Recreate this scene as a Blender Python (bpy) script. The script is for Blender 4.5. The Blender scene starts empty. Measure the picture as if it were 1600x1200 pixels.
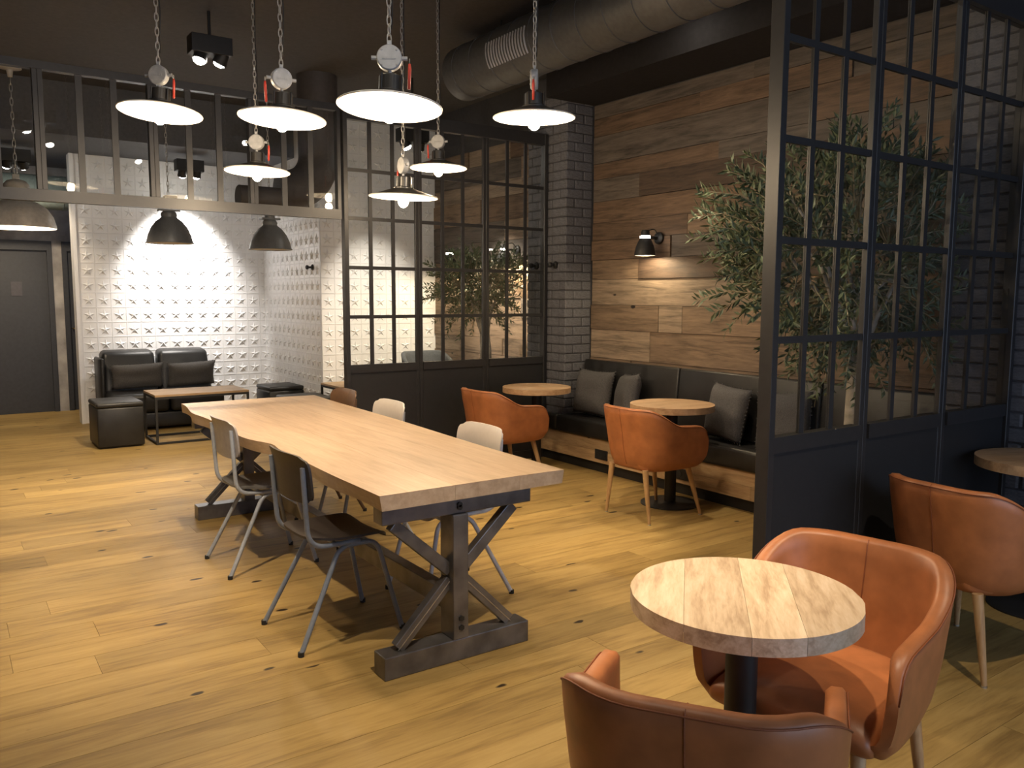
import bpy, bmesh, math, random
from mathutils import Vector, Matrix, Euler
R = math.radians
PI = math.pi
random.seed(7)
sc = bpy.context.scene
col = sc.collection

# ------------------------------------------------------------------ camera, world, exposure
CAM = Vector((0, 0, 1.52))
yaw, pit, rol = 0.60875273, -0.10613263, 0.00406086
fw = Vector((math.sin(yaw)*math.cos(pit), math.cos(yaw)*math.cos(pit), math.sin(pit)))
rt = Vector((math.cos(yaw), -math.sin(yaw), 0))
up = rt.cross(fw)
r2 = rt*math.cos(rol) + up*math.sin(rol)
u2 = up*math.cos(rol) - rt*math.sin(rol)
cd = bpy.data.cameras.new('camera')
cd.sensor_width = 36.0
cd.lens = 1284.5/1600*36
cd.clip_start = 0.05
cam = bpy.data.objects.new('camera', cd)
col.objects.link(cam)
m = Matrix.Identity(4)
for i in range(3):
    m[i][0], m[i][1], m[i][2], m[i][3] = r2[i], u2[i], -fw[i], CAM[i]
cam.matrix_world = m
sc.camera = cam
w = bpy.data.worlds.new('dusk_sky')
w.use_nodes = True
w.node_tree.nodes['Background'].inputs[0].default_value = (0.60, 0.74, 1.0, 1)   # dusk daylight outside the shop window
w.node_tree.nodes['Background'].inputs[1].default_value = 2.1
sc.world = w
vs = sc.view_settings
vs.view_transform = 'Standard'
vs.look = 'None'
vs.exposure = 0.57
vs.gamma = 1.0
vs.use_curve_mapping = False

WARM = (1.0, 0.76, 0.50)
HALO = (1.0, 0.80, 0.56)
PEND_W = 18
SPOTS = [  # position of the ceiling spot head, aim point, watts, cone degrees, blend, colour
    ((3.05, 2.6, 3.3), (3.05, 4.1, 0.0), 260, 38, 0.9, HALO),
    ((1.2, 1.1, 3.3), (1.62, 2.2, 0.0), 235, 52, 0.9, HALO),
    ((0.2, 3.0, 3.3), (0.85, 4.5, 0.3), 270, 60, 1.0, HALO),
    ((1.0, 2.2, 3.3), (1.75, 3.6, 0.76), 18, 46, 1.0, HALO),
    ((0.9, 1.9, 3.3), (1.62, 1.42, 0.74), 100, 30, 0.9, HALO),
    ((2.3, 0.4, 3.3), (2.9, 1.6, 0.3), 110, 60, 1.0, HALO),
    ((4.2, 4.1, 3.46), (4.1, 4.3, 0.0), 90, 58, 1.0, HALO),
]

# ------------------------------------------------------------------ mesh builder
class MB:
    def __init__(s):
        s.v = []; s.f = []
    def add(s, vs_, fs_):
        o = len(s.v)
        s.v += [tuple(p) for p in vs_]
        s.f += [tuple(i+o for i in f) for f in fs_]
        return s
    def box(s, x0, x1, y0, y1, z0, z1):
        return s.add([(x0,y0,z0),(x1,y0,z0),(x1,y1,z0),(x0,y1,z0),(x0,y0,z1),(x1,y0,z1),(x1,y1,z1),(x0,y1,z1)],
              [(0,3,2,1),(4,5,6,7),(0,1,5,4),(1,2,6,5),(2,3,7,6),(3,0,4,7)])
    def bar(s, a, b, wd, ht, upv=(0,0,1)):
        a, b = Vector(a), Vector(b)
        d = (b-a).normalized(); sd = d.cross(Vector(upv)).normalized(); u = sd.cross(d)
        p = []
        for q in (a, b):
            for i, j in ((-1,-1),(1,-1),(1,1),(-1,1)):
                p.append(q + sd*(i*wd/2) + u*(j*ht/2))
        return s.add(p, [(0,1,2,3),(7,6,5,4),(0,4,5,1),(1,5,6,2),(2,6,7,3),(3,7,4,0)])
    def tube(s, pts, r, n=8, closed=False, cap=True):
        pts = [Vector(p) for p in pts]; N = len(pts)
        rs = r if isinstance(r, (list, tuple)) else [r]*N
        rings = []; nrm = None
        for i, p in enumerate(pts):
            a = pts[i-1] if (i > 0 or closed) else p
            b = pts[(i+1) % N] if (i < N-1 or closed) else p
            t = (b-a).normalized()
            if nrm is None:
                h = Vector((0,0,1)) if abs(t.z) < .9 else Vector((1,0,0))
                nrm = (h - t*h.dot(t)).normalized()
            else:
                nrm = (nrm - t*nrm.dot(t)).normalized()
            bn = t.cross(nrm)
            rings.append([p + (nrm*math.cos(2*PI*k/n) + bn*math.sin(2*PI*k/n))*rs[i] for k in range(n)])
        vv = [q for rr in rings for q in rr]; ff = []
        for i in range(N if closed else N-1):
            j = (i+1) % N
            for k in range(n):
                l = (k+1) % n
                ff.append((i*n+k, i*n+l, j*n+l, j*n+k))
        if cap and not closed:
            ff.append(tuple(range(n-1, -1, -1))); ff.append(tuple((N-1)*n+k for k in range(n)))
        return s.add(vv, ff)
    def lathe(s, prof, n=32, c=(0,0,0), axis='z'):
        vv = []; ff = []
        for r, z in prof:
            for k in range(n):
                a = 2*PI*k/n; x, y = r*math.cos(a), r*math.sin(a)
                p = (x, y, z) if axis == 'z' else ((z, x, y) if axis == 'x' else (y, z, x))
                vv.append((p[0]+c[0], p[1]+c[1], p[2]+c[2]))
        for i in range(len(prof)-1):
            for k in range(n):
                l = (k+1) % n
                ff.append((i*n+k, i*n+l, (i+1)*n+l, (i+1)*n+k))
        if prof[0][0] > 1e-5 and prof[0][0] != prof[-1][0] or prof[0][0] > 1e-5:
            pass
        return s.add(vv, ff)
    def cyl(s, c, r, h, n=24, axis='z', bev=0.0):
        if bev: pr = [(0,0),(r-bev,0),(r,bev),(r,h-bev),(r-bev,h),(0,h)]
        else: pr = [(0,0),(r,0),(r,h),(0,h)]
        return s.lathe(pr, n, c, axis)
    def build(s, name, mat, parent=None, smooth=False, bevel=0.0, seg=2, sub=0, auto=None):
        me = bpy.data.meshes.new(name)
        me.from_pydata(s.v, [], s.f)
        me.validate()
        bm = bmesh.new(); bm.from_mesh(me)
        bmesh.ops.remove_doubles(bm, verts=bm.verts, dist=1e-5)
        bmesh.ops.recalc_face_normals(bm, faces=bm.faces)
        if bevel:
            es = [e for e in bm.edges if len(e.link_faces) == 2 and e.calc_face_angle(0) > .5]
            bmesh.ops.bevel(bm, geom=es, offset=bevel, segments=seg, profile=.5, affect='EDGES')
        bm.to_mesh(me); bm.free()
        if smooth:
            for p in me.polygons: p.use_smooth = True
            if auto is not None:
                me.set_sharp_from_angle(angle=R(auto))
        me.materials.append(mat)
        o = bpy.data.objects.new(name, me)
        col.objects.link(o)
        if parent: o.parent = parent
        if sub:
            md = o.modifiers.new('sub', 'SUBSURF'); md.levels = sub; md.render_levels = sub
        return o

def inst(name, me, loc, scale=(1,1,1), rot=(0,0,0), parent=None):
    o = bpy.data.objects.new(name, me); col.objects.link(o)
    o.location = loc; o.scale = scale; o.rotation_euler = rot
    if parent: o.parent = parent
    return o
def tag(o, label, cat, group=None, kind=None):
    o['label'] = label; o['category'] = cat
    if group: o['group'] = group
    if kind: o['kind'] = kind
    return o
def struct(o, label=None, cat=None):
    o['kind'] = 'structure'
    if label: o['label'] = label
    if cat: o['category'] = cat
    return o
def thing(name, label, cat, loc=(0,0,0), rz=0, group=None):
    o = bpy.data.objects.new(name, None); col.objects.link(o)
    o.location = loc; o.rotation_euler = (0,0,rz); o.empty_display_size = .1
    return tag(o, label, cat, group)
def copy_tree(o, parent=None):
    c = o.copy(); col.objects.link(c)
    if parent: c.parent = parent
    for ch in list(o.children): copy_tree(ch, c)
    return c

# ------------------------------------------------------------------ materials
def nodes(name):
    mt = bpy.data.materials.new(name); mt.use_nodes = True
    nt = mt.node_tree
    return mt, nt, nt.nodes['Principled BSDF'], nt.nodes, nt.links
def plain(name, c, rough=.5, metal=0, noise=.12, scale=30, bump=0.0, spec=.5, coat=0):
    mt, nt, b, N, L = nodes(name)
    b.inputs['Roughness'].default_value = rough; b.inputs['Metallic'].default_value = metal
    b.inputs['Specular IOR Level'].default_value = spec
    if coat: b.inputs['Coat Weight'].default_value = coat
    tx = N.new('ShaderNodeTexCoord'); no = N.new('ShaderNodeTexNoise')
    no.inputs['Scale'].default_value = scale; no.inputs['Detail'].default_value = 5
    L.new(tx.outputs['Object'], no.inputs['Vector'])
    rp = N.new('ShaderNodeValToRGB')
    rp.color_ramp.elements[0].position = .3; rp.color_ramp.elements[1].position = .7
    rp.color_ramp.elements[0].color = tuple(max(0, x*(1-noise)) for x in c)+(1,)
    rp.color_ramp.elements[1].color = tuple(min(1, x*(1+noise)) for x in c)+(1,)
    L.new(no.outputs['Fac'], rp.inputs[0]); L.new(rp.outputs[0], b.inputs['Base Color'])
    if bump:
        bp = N.new('ShaderNodeBump'); bp.inputs['Strength'].default_value = bump; bp.inputs['Distance'].default_value = .004
        L.new(no.outputs['Fac'], bp.inputs['Height']); L.new(bp.outputs[0], b.inputs['Normal'])
    return mt
def wood(name, dark, mid, light, axis='x', stretch=9, scale=7, knots=0.0, tint=.35, rough=.45, hue=None, bump=.15, coord='pos', dist=1.2, spec=.5, kscale=2.3):
    """grain runs along axis; every plank gets its own shift and tint from Object Info > Random"""
    mt, nt, b, N, L = nodes(name)
    b.inputs['Roughness'].default_value = rough; b.inputs['Specular IOR Level'].default_value = spec
    oi = N.new('ShaderNodeObjectInfo')
    if coord == 'pos':
        ge = N.new('ShaderNodeNewGeometry'); src = ge.outputs['Position']
    else:
        tc = N.new('ShaderNodeTexCoord'); src = tc.outputs['Object']
    ad = N.new('ShaderNodeVectorMath'); ad.operation = 'ADD'
    sc1 = N.new('ShaderNodeVectorMath'); sc1.operation = 'SCALE'; sc1.inputs[0].default_value = (37, 71, 53)
    L.new(oi.outputs['Random'], sc1.inputs['Scale'])
    L.new(src, ad.inputs[0]); L.new(sc1.outputs[0], ad.inputs[1])
    mp = N.new('ShaderNodeMapping'); s3 = [stretch]*3; s3['xyz'.index(axis)] = 1
    mp.inputs['Scale'].default_value = s3
    L.new(ad.outputs[0], mp.inputs['Vector'])
    n1 = N.new('ShaderNodeTexNoise'); n1.inputs['Scale'].default_value = scale*.35; n1.inputs['Detail'].default_value = 8; n1.inputs['Distortion'].default_value = dist
    L.new(mp.outputs[0], n1.inputs['Vector'])
    n2 = N.new('ShaderNodeTexNoise'); n2.inputs['Scale'].default_value = scale*2.4; n2.inputs['Detail'].default_value = 6; n2.inputs['Distortion'].default_value = .6
    L.new(mp.outputs[0], n2.inputs['Vector'])
    mx = N.new('ShaderNodeMix'); mx.inputs[0].default_value = .35
    L.new(n1.outputs['Fac'], mx.inputs[2]); L.new(n2.outputs['Fac'], mx.inputs[3])
    rp = N.new('ShaderNodeValToRGB'); e = rp.color_ramp.elements
    e[0].position = .33; e[0].color = dark+(1,); e[1].position = .66; e[1].color = light+(1,)
    k = e.new(.5); k.color = mid+(1,)
    L.new(mx.outputs[0], rp.inputs[0])
    out = rp.outputs[0]
    # per plank tint
    mr = N.new('ShaderNodeMapRange'); mr.inputs[3].default_value = 1-tint; mr.inputs[4].default_value = 1+tint*.6
    L.new(oi.outputs['Random'], mr.inputs[0])
    if hue:
        rh = N.new('ShaderNodeValToRGB'); rh.color_ramp.interpolation = 'CONSTANT'
        while len(rh.color_ramp.elements) < len(hue): rh.color_ramp.elements.new(.5)
        for i, h in enumerate(hue):
            rh.color_ramp.elements[i].position = i/len(hue); rh.color_ramp.elements[i].color = h+(1,)
        L.new(oi.outputs['Random'], rh.inputs[0])
        mm = N.new('ShaderNodeMix'); mm.data_type = 'RGBA'; mm.blend_type = 'MULTIPLY'; mm.inputs[0].default_value = 1
        L.new(out, mm.inputs[6]); L.new(rh.outputs[0], mm.inputs[7]); out = mm.outputs[2]
    else:
        mm = N.new('ShaderNodeVectorMath'); mm.operation = 'SCALE'
        L.new(out, mm.inputs[0]); L.new(mr.outputs[0], mm.inputs['Scale']); out = mm.outputs[0]
    if knots:
        mp2 = N.new('ShaderNodeMapping'); s4 = [1.7]*3; s4['xyz'.index(axis)] = .75
        mp2.inputs['Scale'].default_value = s4; L.new(ad.outputs[0], mp2.inputs['Vector'])
        nd = N.new('ShaderNodeTexNoise'); nd.inputs['Scale'].default_value = 9; L.new(ad.outputs[0], nd.inputs['Vector'])
        am = N.new('ShaderNodeVectorMath'); am.operation = 'MULTIPLY_ADD'; am.inputs[1].default_value = (.05,.05,.05)
        L.new(nd.outputs['Color'], am.inputs[0]); L.new(mp2.outputs[0], am.inputs[2])
        vo = N.new('ShaderNodeTexVoronoi'); vo.inputs['Scale'].default_value = kscale
        L.new(am.outputs[0], vo.inputs['Vector'])
        rk = N.new('ShaderNodeValToRGB'); ek = rk.color_ramp.elements
        ek[0].position = knots; ek[0].color = (1,1,1,1); ek[1].position = knots*1.35; ek[1].color = (0,0,0,1)
        L.new(vo.outputs['Distance'], rk.inputs[0])
        mk = N.new('ShaderNodeMix'); mk.data_type = 'RGBA'
        mk.inputs[7].default_value = (dark[0]*.10, dark[1]*.08, dark[2]*.08, 1)
        L.new(rk.outputs[0], mk.inputs[0]); L.new(out, mk.inputs[6]); out = mk.outputs[2]
    L.new(out, b.inputs['Base Color'])
    bp = N.new('ShaderNodeBump'); bp.inputs['Strength'].default_value = bump; bp.inputs['Distance'].default_value = .002
    L.new(n2.outputs['Fac'], bp.inputs['Height']); L.new(bp.outputs[0], b.inputs['Normal'])
    return mt
def emit(name, c, s):
    mt, nt, b, N, L = nodes(name)
    b.inputs['Base Color'].default_value = (.8,.8,.8,1)
    b.inputs['Emission Color'].default_value = c+(1,); b.inputs['Emission Strength'].default_value = s
    return mt
def glass(name):
    mt, nt, b, N, L = nodes(name)
    tr = N.new('ShaderNodeBsdfTransparent'); gl = N.new('ShaderNodeBsdfGlossy'); gl.inputs['Roughness'].default_value = .01
    tr.inputs['Color'].default_value = (.95,.96,.96,1)
    lw = N.new('ShaderNodeLayerWeight'); lw.inputs['Blend'].default_value = .5
    pw = N.new('ShaderNodeMath'); pw.operation = 'POWER'; pw.inputs[1].default_value = 5
    L.new(lw.outputs['Facing'], pw.inputs[0])
    fr = N.new('ShaderNodeMath'); fr.operation = 'MULTIPLY_ADD'; fr.inputs[1].default_value = .55; fr.inputs[2].default_value = .035
    L.new(pw.outputs[0], fr.inputs[0])
    ms = N.new('ShaderNodeMixShader'); L.new(fr.outputs[0], ms.inputs[0]); L.new(tr.outputs[0], ms.inputs[1]); L.new(gl.outputs[0], ms.inputs[2])
    L.new(ms.outputs[0], N['Material Output'].inputs['Surface'])
    return mt

M = {}
M['floor'] = wood('oak_floor', (.20,.124,.040), (.335,.222,.074), (.405,.28,.102), 'x', 9, 3.0, knots=.075, tint=.2, rough=.48, bump=.08, spec=.35, kscale=3.6)
M['subfloor'] = plain('subfloor', (.05,.03,.015), .9)
M['black_ceiling'] = plain('black_ceiling', (.062,.056,.053), .85)
M['bulkhead'] = plain('matt_black_bulkhead', (.022,.02,.02), .95, spec=.15)
M['soffit'] = plain('soffit_grey', (.10,.10,.105), .8)
M['dark_wall'] = plain('charcoal_wall', (.045,.045,.05), .8)
M['plaster'] = plain('mottled_grey_plaster', (.34,.32,.30), .8, noise=.35, scale=5)
M['tin'] = plain('white_pressed_tin', (.74,.745,.76), .42, noise=.02)
M['brick'] = plain('painted_brick', (.098,.10,.115), .75, noise=.3, scale=9, bump=.5)
M['mortar'] = plain('painted_mortar', (.05,.05,.058), .9)
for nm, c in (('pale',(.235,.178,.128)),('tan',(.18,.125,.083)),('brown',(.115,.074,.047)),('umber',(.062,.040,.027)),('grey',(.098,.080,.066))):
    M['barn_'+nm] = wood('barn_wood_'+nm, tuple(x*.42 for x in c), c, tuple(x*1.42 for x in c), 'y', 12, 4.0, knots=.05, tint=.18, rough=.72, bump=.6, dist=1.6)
M['fascia'] = wood('bench_fascia_wood', (.25,.16,.08), (.42,.28,.15), (.52,.38,.22), 'y', 10, 4, knots=.06, tint=.25, rough=.6)
M['slab'] = wood('pale_oak_slab', (.31,.22,.138), (.40,.29,.192), (.465,.35,.24), 'y', 9, 3.0, tint=.07, rough=.4, bump=.06)
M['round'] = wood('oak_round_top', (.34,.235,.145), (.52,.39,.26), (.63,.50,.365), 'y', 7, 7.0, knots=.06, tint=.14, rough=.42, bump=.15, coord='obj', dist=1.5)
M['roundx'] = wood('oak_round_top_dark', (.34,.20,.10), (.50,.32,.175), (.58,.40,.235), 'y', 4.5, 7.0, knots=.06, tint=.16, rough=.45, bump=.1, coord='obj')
M['leg_oak'] = wood('oak_leg', (.30,.17,.075), (.42,.26,.125), (.5,.33,.17), 'z', 9, 6, rough=.4, coord='obj', tint=.1)
M['coffee'] = wood('coffee_table_oak', (.30,.19,.10), (.40,.27,.15), (.46,.32,.19), 'x', 9, 4, rough=.5, tint=.05)
M['leather'] = plain('cognac_leather', (.335,.122,.044), .42, noise=.16, scale=14, bump=.12)
M['seam'] = plain('leather_seam', (.20,.058,.018), .6)
M['blackleather'] = plain('black_leather', (.013,.0125,.0125), .42, noise=.3, scale=9, bump=.3)
M['fabric'] = plain('charcoal_wool', (.07,.068,.072), .95, noise=.35, scale=160, bump=.5)
M['fabric2'] = plain('sofa_pillow_wool', (.085,.08,.077), .95, noise=.35, scale=160, bump=.5)
M['greyfabric'] = plain('grey_felt', (.09,.10,.115), .9, noise=.2, scale=90)
M['black'] = plain('black_powder_coat', (.012,.012,.013), .55)
M['frame'] = plain('black_steel_frame', (.02,.0195,.0205), .42)
M['steel'] = plain('raw_steel', (.15,.145,.148), .34, metal=.7, noise=.35, scale=9)
M['weld'] = plain('bright_weld', (.6,.58,.56), .3, metal=1)
M['bolt'] = plain('dark_bolt', (.05,.05,.05), .4, metal=.8)
M['ply_dark'] = plain('black_stained_plywood', (.026,.021,.019), .5)
M['ply_taupe'] = plain('taupe_plywood', (.26,.24,.235), .4)
M['ply_seat'] = plain('dark_grey_plywood', (.11,.108,.105), .45)
M['ply_white'] = plain('cream_plywood', (.50,.475,.45), .4, noise=.03)
M['ply_brown'] = plain('brown_plywood', (.13,.07,.036), .4)
M['tube_grey'] = plain('grey_enamel_tube', (.18,.205,.25), .35)
M['tube_lgrey'] = plain('light_grey_enamel_tube', (.30,.325,.37), .35)
M['tube_white'] = plain('white_enamel_tube', (.56,.58,.64), .35, noise=.1)
M['tube_brown'] = plain('brown_enamel_tube', (.10,.055,.03), .4)
M['rubber'] = plain('black_rubber', (.012,.012,.012), .7)
M['foot'] = plain('steel_glide', (.55,.55,.55), .3, metal=.9)
M['alu'] = plain('cast_aluminium', (.42,.425,.43), .5, metal=.35)
M['chain'] = plain('zinc_chain', (.55,.53,.50), .35, metal=.8)
M['red'] = plain('red_tape', (.62,.06,.035), .45)
M['shade_out'] = plain('dark_enamel_shade', (.03,.028,.026), .3)
M['shade_in'] = plain('white_enamel', (.86,.83,.78), .35, noise=.02)
M['dome'] = plain('cream_enamel_dome', (.55,.52,.47), .35)
M['greyshade'] = plain('grey_enamel_shade', (.15,.155,.16), .4, noise=.08)
M['bulb'] = emit('glowing_bulb', (1.0,.82,.52), 40)
M['spot_glow'] = emit('lit_spot_lens', (1.0,.93,.82), 60)
M['lamp_glow'] = emit('lit_lamp_opening', (1.0,.93,.85), 18)
M['duct'] = plain('spiral_duct', (.11,.115,.12), .45, metal=.3)
M['duct_dark'] = plain('dark_duct', (.06,.052,.05), .6)
M['duct_teal'] = plain('grey_green_duct', (.17,.21,.2), .6)
M['door'] = plain('dark_grey_door', (.032,.034,.04), .5)
M['brass'] = plain('brass', (.65,.5,.2), .3, metal=1)
M['sign'] = plain('faded_door_sign', (.07,.065,.075), .6)
M['glass'] = glass('clear_pane')
M['bark'] = plain('olive_bark', (.36,.33,.29), .9, noise=.45, scale=14, bump=.8)
M['twig'] = plain('olive_twig', (.23,.2,.13), .8)
M['leaf'] = wood('olive_leaf', (.05,.072,.036), (.09,.125,.065), (.165,.21,.125), 'z', 1, 12, tint=.3, rough=.5, bump=0)
M['terracotta'] = plain('planter', (.06,.05,.045), .8)
M['soil'] = plain('soil', (.03,.02,.015), 1)

# ------------------------------------------------------------------ room shell
XW = 5.0            # wood wall plane
XP = 4.70           # brick pier face
Y1, Y2 = 2.09, 6.20 # the two glazed partitions
YS, XS, YB = 8.85, 3.55, 10.80   # star walls
CEIL = 3.65
fl = struct(MB().box(-2.6, 5.4, -2.6, 12.6, -.12, -.022).build('floor', M['subfloor']), 'wide oak plank floor', 'floor')
pm = MB().box(-.5,.5,-.5,.5,-.5,.5).build('plank', M['floor'])
plank_me = pm.data; bpy.data.objects.remove(pm)
PW = .205
y = -2.4; row = 0
rnd = random.Random(3)
cnt = 0
while y < 12.4:
    x = -1.2 - rnd.random()*1.6 if y > .2 else -2.6
    x0 = max(x, -2.55)
    end = 4.98
    while x0 < end-.02:
        ln = rnd.uniform(1.7, 2.5); x1 = min(x0+ln, end)
        if end-x1 < .5: x1 = end
        inst('plank', plank_me, ((x0+x1)/2, y+PW/2, -.011), (x1-x0-.0014, PW-.0016, .022), parent=fl); cnt += 1
        x0 = x1
    y += PW; row += 1

struct(MB().box(-2.6, 5.4, -2.6, 9.6, CEIL, CEIL+.1).build('ceiling', M['black_ceiling']), 'black painted ceiling', 'ceiling')
lc = MB().box(-2.6, 5.4, 9.6, 12.6, 3.13, CEIL+.1).build('trim_1', M['soffit']); struct(lc, 'dropped grey soffit above the star wall', 'soffit')
bk = MB().box(4.45, 5.0, 2.45, 5.88, 3.24, CEIL).build('trim_2', M['bulkhead']); struct(bk, 'black bulkhead above the plank wall', 'bulkhead')
struct(MB().box(-2.7, -2.6, -2.6, 12.6, 0, CEIL).build('wall_left', M['plaster']), 'grey plaster wall', 'wall')
# shop front behind the camera: wall with a wide window opening
wb = MB().box(-2.6, .2, -2.7, -2.6, 0, CEIL).box(4.9, 5.4, -2.7, -2.6, 0, CEIL).box(.2, 4.9, -2.7, -2.6, 2.9, CEIL).box(.2, 4.9, -2.7, -2.6, 0, .35)
struct(wb.build('wall_front', M['dark_wall']), 'dark shop-front wall with a wide window', 'wall')
w1 = struct(MB().box(.2,.26,-2.69,-2.61,.35,2.9).box(4.84,4.9,-2.69,-2.61,.35,2.9).box(.26,4.84,-2.69,-2.61,.35,.41).box(.26,4.84,-2.69,-2.61,2.84,2.9).build('window_1', M['frame']), 'wide shop window', 'window')
for i in range(1, 3):
    MB().box(.2+i*1.567-.03, .2+i*1.567+.03, -2.69, -2.61, .41, 2.84).build('mullion', M['frame'], w1)

# right wall carcass + planks
wr = struct(MB().box(XW+.03, XW+.4, -2.6, 12.6, 0, CEIL).build('wall_right', M['dark_wall']), 'wall clad in wide reclaimed planks between brick piers', 'wall')
barn_me = {}
for nm in ('pale','tan','brown','umber','grey'):
    pm = MB().box(-.5,.5,-.5,.5,-.5,.5).build('plank', M['barn_'+nm]); barn_me[nm] = pm.data; bpy.data.objects.remove(pm)
def wall_plank(ya, yb, z, zt, nm, r):
    t = r.uniform(.010,.03)
    inst('plank', barn_me[nm], (XW+.03-t/2, (ya+yb)/2, (z+zt)/2), (t, ya-yb-.004, zt-z-.004), parent=wr)
r = random.Random(12)
for z, zt, pcs in (   # height from, to, then (far end y, tone) of each plank, far to near
        (.40,.70,((5.9,'tan'),(4.1,'brown'))),
        (.70,.96,((5.9,'tan'),(5.35,'tan'),(3.6,'brown'))),
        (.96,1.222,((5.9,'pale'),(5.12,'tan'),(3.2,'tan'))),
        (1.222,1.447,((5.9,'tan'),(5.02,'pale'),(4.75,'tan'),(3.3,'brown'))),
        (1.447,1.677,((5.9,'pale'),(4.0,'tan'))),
        (1.677,1.852,((5.9,'tan'),(5.27,'umber'),(3.1,'brown'))),
        (1.852,2.03,((5.9,'brown'),(4.9,'grey'),(3.0,'grey'))),
        (2.03,2.19,((5.9,'brown'),(4.72,'tan'),(4.1,'grey'),(2.9,'brown'))),
        (2.19,2.38,((5.9,'brown'),(3.7,'brown'),(2.8,'umber'))),
        (2.38,2.58,((5.9,'grey'),(5.28,'umber'),(3.4,'brown'))),
        (2.58,2.72,((5.9,'brown'),(4.42,'grey'),(3.0,'grey'))),
        (2.72,2.96,((5.9,'grey'),(3.6,'brown'))),
        (2.96,3.12,((5.9,'brown'),(4.62,'brown'),(3.3,'grey'))),
        (3.12,3.24,((5.9,'grey'),(4.1,'grey')))):
    for k, (yy, nm) in enumerate(pcs):
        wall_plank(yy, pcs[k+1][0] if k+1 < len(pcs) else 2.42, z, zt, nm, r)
r = random.Random(5); z = 0
while z < 3.12:
    zt = min(3.13, z+r.uniform(.17,.26)); ya_ = YS
    if 3.13-zt < .07: zt = 3.13
    while ya_ > 6.51:
        yb_ = max(6.5, ya_-r.uniform(.6,1.9))
        if yb_-6.5 < .3: yb_ = 6.5
        wall_plank(ya_, yb_, z, zt, r.choice(('pale','tan','tan','brown','grey') if z > .6 else ('tan','tan','brown')), r); ya_ = yb_
    z = zt

# brick piers
bm_ = MB().box(-.5,.5,-.5,.5,-.5,.5).build('brick', M['brick'])
b_ = bmesh.new(); b_.from_mesh(bm_.data)
bmesh.ops.bevel(b_, geom=list(b_.edges), offset=.06, segments=1, affect='EDGES'); b_.to_mesh(bm_.data); b_.free()
brick_me = bm_.data; bpy.data.objects.remove(bm_)
def pier(name, y0, y1, label, corner=True, x0=XP):
    p = struct(MB().box(x0+.012, XW+.03, y0+.012, y1-.012, 0, CEIL if not corner else 3.5).build(name, M['mortar']), label, 'pier')
    rh = .083; r = random.Random(int(y0*100)); k = 0; z = 0
    def bk_(a, b, c, d, z):
        if b-a < .02 or d-c < .02: return
        j = .009; o = r.uniform(-.003,.003)
        inst('brick', brick_me, ((a+b)/2+o, (c+d)/2, z+rh/2), (b-a-j, d-c-j, rh-j), (0,0,r.uniform(-.008,.008)), p)
    while z < 3.24:
        if k % 2 == 0:
            ys = [y0]
            while ys[-1] < y1-.01: ys.append(min(ys[-1]+.215, y1))
            for a, b in zip(ys, ys[1:]): bk_(x0, x0+.1, a, b, z)
            bk_(x0+.1, x0+.31, y0, y0+.1, z)
        else:
            bk_(x0, x0+.205, y0, y0+.1, z); bk_(x0+.205, x0+.31, y0, y0+.1, z)
            ys = [y0+.1]
            while ys[-1] < y1-.01: ys.append(min(ys[-1]+.215, y1))
            for a, b in zip(ys, ys[1:]): bk_(x0, x0+.1, a, b, z)
        z += rh; k += 1
    return p
pier('wall_pier_far', 5.9, 6.5, 'grey painted brick pier at the far end of the bench')
pier('wall_pier_near', 1.35, 2.42, 'blue-grey painted brick pier behind the right-hand round table')
struct(MB().box(XP+.02, XW+.03, -2.6, 1.35, 0, CEIL).build('wall_near', M['dark_wall']), 'dark wall beside the near pier', 'wall')

# star-embossed tin walls
TW, TH = .161, .174
def star_mesh():
    b = MB(); hx, hz = TW/2-.001, TH/2-.001
    rim = .002; r1 = [(-hx,-hz),(hx,-hz),(hx,hz),(-hx,hz)]
    v = [(x,0,z) for x,z in r1]
    v += [(x,-rim,z) for x,z in r1]
    v += [(x*.955,-rim,z*.955) for x,z in r1]
    v += [(x*.925,0,z*.925) for x,z in r1]
    f = []
    for a in (0,4,8):
        for k in range(4):
            l = (k+1) % 4; f.append((a+k, a+l, a+4+l, a+4+k))
    f.append((12,13,14,15))
    b.add(v, f)
    n = len(b.v); st = [(0,-.017,-.004)]
    for k in range(10):
        rr = .069 if k % 2 == 0 else .0265
        a = PI/2 + k*PI/5; st.append((rr*math.cos(a), -.0005, rr*math.sin(a)-.004))
    b.add(st, [(0, 1+k, 1+(k+1) % 10) for k in range(10)])
    o = b.build('tile', M['tin']); me = o.data; bpy.data.objects.remove(o)
    return me
star_me = star_mesh()
def star_wall(parent, org, dirv, n, rot, rows=18, z0=-.02):
    for i in range(n):
        for k in range(rows):
            p = Vector(org) + Vector(dirv)*(TW*(i+.5))
            inst('tile', star_me, (p.x, p.y, z0+TH*(k+.5)), (1,1,1), (0,0,rot), parent)
wbk = struct(MB().box(1.37, XS+.2, YB, YB+.15, 0, CEIL).build('wall_back', M['tin']), 'white wall of pressed star tiles behind the sofa', 'wall')
star_wall(wbk, (1.385, YB-.001, 0), (1,0,0), 13, 0)
star_wall(wbk, (1.385+13*TW, YB-.001, 0), (1,0,0), 1, 0)
wrt = struct(MB().box(XS, XS+.12, YS, YB+.1, 0, CEIL).build('wall_return', M['tin']), 'white star-tile return wall', 'wall')
star_wall(wrt, (XS-.001, YB-.004, 0), (0,-1,0), 12, -PI/2)
wcr = struct(MB().box(XS+.004, XW+.03, YS, YS+.12, 0, CEIL).build('wall_corner', M['tin']), 'white star-tile wall seen through the far partition', 'wall')
star_wall(wcr, (XS+.003, YS-.001, 0), (1,0,0), 9, 0, rows=20)
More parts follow.
